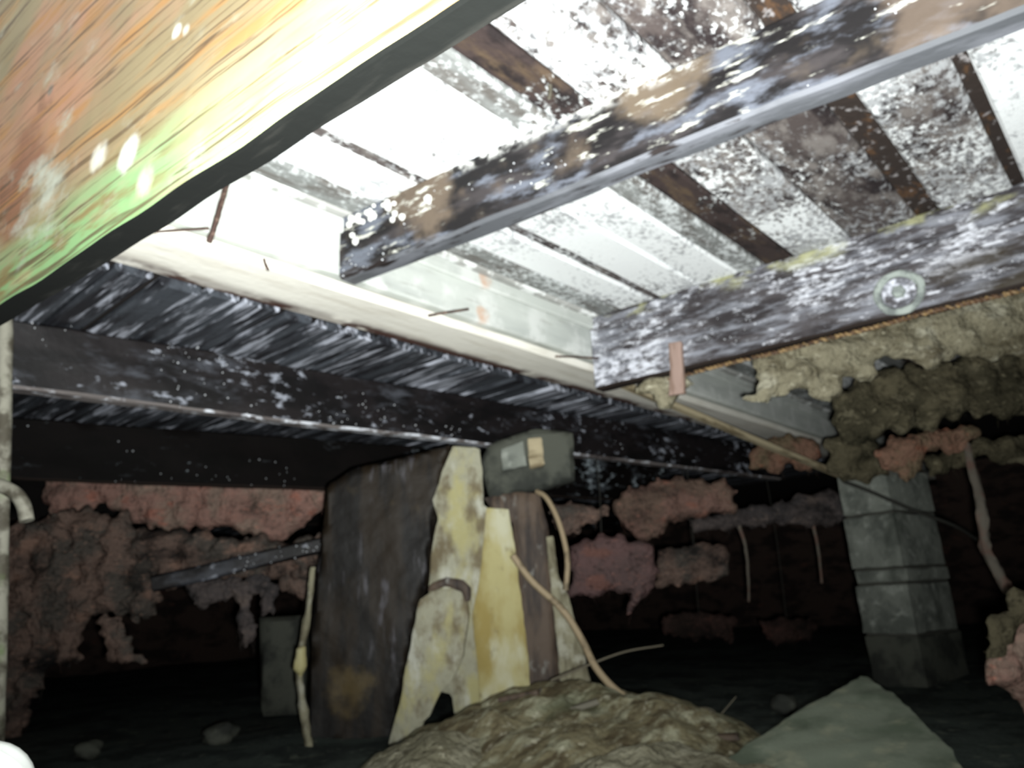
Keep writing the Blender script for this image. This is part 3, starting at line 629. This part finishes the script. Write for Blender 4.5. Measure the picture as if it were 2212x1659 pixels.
# cables, twig
tag(tube('beige_cable', [at_d(1108, 1200, 2.1), at_d(1150, 1256, 2.1), at_d(1214, 1316, 2.1), at_d(1256, 1380, 2.08), at_d(1286, 1440, 2.05), at_d(1332, 1492, 2.02), at_d(1400, 1537, 1.98), at_d(1495, 1580, 1.93)], .0095, MT['cable'], sub=8), 'beige cable drooping from the yellow post to the debris heap', 'cable')
tag(tube('beige_cable', [at_d(1160, 1062, 2.26), at_d(1180, 1075, 2.23), at_d(1202, 1115, 2.2), at_d(1218, 1165, 2.18), at_d(1226, 1215, 2.16), at_d(1222, 1275, 2.16)], .008, MT['cable'], sub=8), 'short beige cable curving down from the cap block behind the slim stake', 'cable')
tag(tube('twig', [at_d(1190, 1470, 2.0), at_d(1270, 1437, 2.05), at_d(1350, 1408, 2.1), at_d(1432, 1394, 2.15)], .0032, MT['twig'], r1=.0022), 'thin straight twig poking out behind the beige cable', 'twig')
for k, (pp, lb) in enumerate((([(1440, 1560), (1480, 1535), (1530, 1530), (1570, 1560)], 'thin arched rootlet on the right slope of the debris heap'), ([(1530, 1570), (1560, 1540), (1590, 1505)], 'thin straight rootlet right of the debris heap'))):
    tag(tube('rootlet', [at_d(a, b, 2.0) for a, b in pp], .002, MT['twig'], r1=.0012), lb, 'root', 'fine roots')

# scraps on the heap
random.seed(21)
SCR = [((1120, 1510), 1.93, .10, 'bluish wood chip at the left crest of the debris heap'), ((1020, 1590), 1.78, .12, 'flat brown chip lying by the pale insulation heap'), ((1290, 1600), 1.72, .11, 'long grey splinter across the debris heap front'),
       ((1180, 1625), 1.66, .09, 'short grey chip low on the debris heap'), ((1400, 1585), 1.8, .10, 'tan chip on the right flank of the debris heap'), ((1560, 1600), 1.75, .08, 'small chip beside the leaning slab'), ((1240, 1540), 1.85, .13, 'pale sliver lying mid slope on the debris heap')]
for (q, D, ln, lb) in SCR:
    p = at_d(*q, D); a = random.uniform(-.5, .4)
    d = (HR*cos(a)+HF*sin(a)*.5+Vector((0, 0, random.uniform(-.1, .25)))).normalized()
    tag(board('wood_chip', p-d*ln/2, p+d*ln/2, .03, .012, MT[random.choice(('chip', 'brown_board'))], None, amp=.003, step=.015, nz=1, ny=1, bev=.002, ragged=.01), lb, 'wood chip', 'chips on the debris heap')
STN = [((480, 1520), 2.3, .04, 'pale stone on the dark ground left of the posts'), ((200, 1540), 2.2, .03, 'small grey stone far left on the dark ground'), ((1700, 1560), 2.3, .035, 'small stone behind the leaning slab')]
for (q, D, r, lb) in STN:
    p = at_d(*q, D); p.z = r*.5
    bmx = bmesh.new(); bmesh.ops.create_icosphere(bmx, subdivisions=3, radius=r)
    for v in bmx.verts: v.co = Vector((v.co.x*1.2, v.co.y, v.co.z*.8)) * (1+.35*noise.noise(v.co*40+p))
    me = bpy.data.meshes.new('stone'); bmx.to_mesh(me); bmx.free(); smooth(me, 60)
    tag(link('stone', me, MT['concrete_damp'], None, Matrix.Translation(p)), lb, 'stone', 'stones on the ground')

# ------------------------------------------------------------------ hanging insulation
GI = 'sagging insulation'
def wool(poly, D, t, mk, label, res=.022, amp=.016, rag=.012, freq=12, name='insulation_batt', strands=0, hang=None):
    o = puff(name, px(poly, D), t*.6, MT[mk], res=res*.62, amp=amp*1.5, rag=rag*2.2, freq=freq*1.4, edge=.03)
    tag(o, label, 'insulation', GI)
    if hang:
        a = at_d(*hang, D); b = Vector((a.x, a.y, 1.0)); tube('hanger_wire', [a, a.lerp(b, .5)+HR*.01, b], .0022, MT['dark_cable'], o, seg=5)
    if strands:
        M = Matrix(o['_m']); co = [v.co for v in o.data.vertices]; z0 = min(c.z for c in co); z1 = max(c.z for c in co)
        low = [c for c in co if c.z < z0+(z1-z0)*.45]
        vs, fs = [], []
        for _ in range(strands):
            c = random.choice(low); p = Vector(c); r = random.uniform(.0004, .0010); ln = random.uniform(.01, .05); k0 = len(vs); dx = random.uniform(-.4, .4)
            for s_ in range(5):
                q = p + Vector((dx*ln*s_/4 + random.uniform(-.003, .003), random.uniform(-.004, .004), -ln*s_/4)); rr = r*(1-s_/5)
                for a in range(3): vs.append(tuple(q+Vector((cos(a*2.1)*rr, sin(a*2.1)*rr, 0))))
            for s_ in range(4):
                for a in range(3):
                    i0 = k0+s_*3+a; i1 = k0+s_*3+(a+1) % 3; fs.append((i0, i1, i1+3, i0+3))
        me = bpy.data.meshes.new('fibre_strands'); me.from_pydata(vs, [], fs); me.update()
        s = link('fibre_strands', me, MT[mk], o, M); s['kind'] = 'stuff'
    return o
# right, under the deep joist
wool([(1630, 770), (1760, 725), (1900, 690), (2060, 650), (2260, 600), (2440, 560), (2430, 730), (2260, 780), (2120, 770), (2010, 800), (1960, 770), (1905, 782), (1880, 830), (1820, 815), (1795, 868), (1755, 862), (1745, 830), (1700, 850), (1655, 872), (1612, 868), (1632, 835)], 2.02, .07, 'tan_wool', 'tan fluffy batt with a ragged lower edge below the rusty wire', strands=35)
wool([(1800, 840), (1900, 800), (2000, 790), (2260, 750), (2420, 720), (2400, 870), (2260, 905), (2180, 905), (2100, 895), (2000, 925), (1900, 935), (1850, 960), (1800, 930), (1790, 880)], 2.28, .09, 'olive_wool', 'dirty olive brown batt sagging behind the tan fluffy one', amp=.022, strands=30)
wool([(1615, 985), (1640, 955), (1700, 938), (1755, 950), (1780, 985), (1760, 1015), (1700, 1010), (1660, 1022), (1622, 1015)], 3.1, .08, 'orange_wool', 'small orange pink tuft hanging left of the block pier top', strands=7)
wool([(1890, 985), (1930, 950), (2000, 930), (2080, 918), (2120, 940), (2080, 965), (2010, 975), (1985, 1010), (1960, 1040), (1925, 1020)], 2.45, .07, 'orange_wool', 'orange pink tuft draped over the block pier top', strands=10)
wool([(1780, 960), (1830, 930), (1900, 950), (1920, 1020), (1880, 1045), (1820, 1040), (1790, 1010)], 2.66, .1, 'olive_wool', 'olive grey wad squeezed onto the block pier', strands=10)
wool([(2000, 985), (2060, 960), (2120, 950), (2260, 930), (2380, 940), (2360, 1000), (2260, 1010), (2180, 1000), (2110, 985), (2060, 1020), (2010, 1030)], 2.5, .08, 'olive_wool', 'dark olive wad above the hanging strand at the right edge', strands=15)
tag(tube('hanging_strand', [at_d(2088, 962, 2.5), at_d(2108, 1040, 2.42), at_d(2122, 1110, 2.36), at_d(2130, 1190, 2.36), at_d(2160, 1240, 2.34), at_d(2182, 1282, 2.32)], .013, MT['strand'], wob=.5, r1=.016), 'long grey pink strand hanging right of the block pier', 'strand', 'hanging strands')
wool([(2212, 1300), (2300, 1290), (2370, 1480), (2380, 1700), (2250, 1705), (2238, 1560), (2200, 1522), (2155, 1490), (2130, 1478), (2140, 1440), (2146, 1400), (2180, 1360)], 1.62, .10, 'pink', 'salmon pink roll of insulation at the lower right edge')
wool([(2118, 1345), (2150, 1325), (2190, 1290), (2240, 1250), (2290, 1300), (2230, 1340), (2190, 1370), (2160, 1400), (2145, 1420), (2135, 1390)], 1.58, .05, 'olive_wool', 'olive torn cover over the salmon pink roll', amp=.01, strands=10)
# middle right
wool([(1326, 1100), (1345, 1062), (1420, 1036), (1480, 1030), (1560, 1042), (1590, 1060), (1588, 1108), (1540, 1112), (1480, 1122), (1440, 1136), (1405, 1172), (1362, 1152), (1338, 1128)], 3.05, .12, 'pink_dim', 'dusty pink batt in the middle, right of the cap block', strands=12)
wool([(1226, 1180), (1290, 1165), (1350, 1156), (1405, 1178), (1425, 1230), (1405, 1270), (1375, 1310), (1352, 1330), (1362, 1286), (1310, 1276), (1262, 1284), (1232, 1290)], 2.85, .1, 'pink_rose', 'rose pink batt hanging just right of the slim stake', strands=12, hang=(1300, 1180))
wool([(1420, 1190), (1500, 1175), (1570, 1180), (1575, 1245), (1500, 1260), (1420, 1270)], 3.2, .08, 'brown_wool', 'brown flat batt right of the rose pink one', strands=5, hang=(1500, 1190))
wool([(1480, 1120), (1560, 1108), (1680, 1085), (1780, 1060), (1835, 1065), (1845, 1110), (1790, 1140), (1700, 1130), (1600, 1140), (1500, 1150)], 3.4, .09, 'grey_wool', 'grey mauve batt stretching to the block pier', strands=15)
wool([(1186, 1095), (1240, 1085), (1310, 1095), (1320, 1120), (1270, 1125), (1250, 1150), (1200, 1150)], 2.9, .08, 'brown_wool', 'dim brown pink wad behind the short beige cable', strands=5)
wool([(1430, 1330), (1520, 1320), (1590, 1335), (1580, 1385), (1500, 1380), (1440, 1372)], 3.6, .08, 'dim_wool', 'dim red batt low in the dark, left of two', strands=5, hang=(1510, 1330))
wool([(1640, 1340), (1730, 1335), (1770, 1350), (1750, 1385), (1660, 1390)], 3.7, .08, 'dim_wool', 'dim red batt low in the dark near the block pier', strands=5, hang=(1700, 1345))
for k, (pp, D, lb) in enumerate((([(1588, 1115), (1610, 1180), (1616, 1240), (1618, 1300)], 3.4, 'thin strand hanging below the grey mauve batt'), ([(1750, 1105), (1768, 1190), (1775, 1260)], 3.4, 'faint thin strand nearest the block pier'))):
    tag(tube('hanging_strand', [at_d(a, b, D) for a, b in pp], .008, MT['strand'], wob=.5, r1=.005), lb, 'strand', 'hanging strands')
# left
wool([(95, 1000), (400, 1010), (740, 1020), (720, 1080), (670, 1130), (575, 1175), (520, 1150), (470, 1140), (380, 1148), (300, 1135), (262, 1105), (215, 1085), (180, 1110), (105, 1120)], 3.0, .14, 'pink', 'bright pink batt under the second black joist at the left', strands=15)
wool([(-60, 1150), (60, 1120), (180, 1100), (260, 1110), (330, 1140), (470, 1150), (600, 1180), (690, 1150), (700, 1240), (560, 1260), (430, 1260), (350, 1270), (340, 1320), (290, 1345), (220, 1330), (190, 1350), (185, 1420), (110, 1440), (70, 1520), (50, 1600), (-60, 1620)], 2.75, .12, 'brown_wool', 'dirty brown batt drooping to the ground at the far left', amp=.03, rag=.02, strands=40)
wool([(215, 1335), (255, 1330), (275, 1380), (320, 1428), (270, 1438), (225, 1420)], 2.6, .04, 'brown_wool', 'torn triangular flap hanging below the dirty brown batt', res=.012, amp=.008)
wool([(400, 1240), (470, 1250), (560, 1240), (600, 1265), (590, 1330), (568, 1330), (560, 1280), (545, 1300), (546, 1370), (528, 1400), (512, 1360), (508, 1290), (470, 1300), (430, 1310), (405, 1290)], 2.7, .05, 'grey_wool', 'ragged grey pink batt with two long points left of the dark post', res=.014, amp=.012, strands=10)
wool([(600, 1180), (690, 1160), (700, 1290), (650, 1300), (610, 1260)], 2.85, .06, 'brown_wool', 'dim wad tucked behind the left edge of the dark post')
dbp0, dbp1 = at_d(330, 1278, 2.5), at_d(720, 1188, 2.6)
tag(board('dark_batten', dbp0, dbp1, .04, .05, MT['joist_far'], None, amp=.004, step=.03), 'wet dark batten slanting in front of the left insulation', 'batten')
beads('water_beads', bpy.data.objects['dark_batten'], surf_pts(bpy.data.objects['dark_batten'], 26, (.4, 1), (0, 1), 0), .0015, .003, MT['bead'])

# ------------------------------------------------------------------ left edge: pale pole, hose, white pipe end
tag(tube('pale_pole', [at_d(10, 600, 1.25), at_d(10, 760, 1.25), at_d(6, 950, 1.25), at_d(2, 1150, 1.25), at_d(-4, 1400, 1.25), at_d(-16, 1750, 1.25)], .0125, MT['pale_pipe'], wob=.15, seg=12), 'pale mouldy pole standing at the left edge', 'pole')
tag(tube('bent_hose', [at_d(-60, 1040, 1.2), at_d(-10, 1046, 1.2), at_d(30, 1064, 1.2), at_d(50, 1090, 1.2), at_d(58, 1125, 1.2)], .011, MT['pale_pipe'], seg=10), 'pale bent hose end curling over beside the pale pole', 'hose')
wp = thing('plastic_pipe', at_d(-60, 1720, .55), 'white plastic pipe end in the bottom left corner', 'pipe')
pd = (at_d(10, 1660, .55)-at_d(-160, 1830, .45)).normalized()
lathe('pipe_end', [(0, .012), (.008, .0112), (.016, .008), (.024, .001), (.030, -.010), (.033, -.022), (.034, -.16), (.0, -.16)], MT['white_plastic'], wp, zframe(at_d(-18, 1688, .55), pd))
lathe('collar', [(.034, -.04), (.038, -.042), (.038, -.065), (.034, -.067)], MT['white_plastic'], wp, zframe(at_d(-18, 1688, .55), pd))
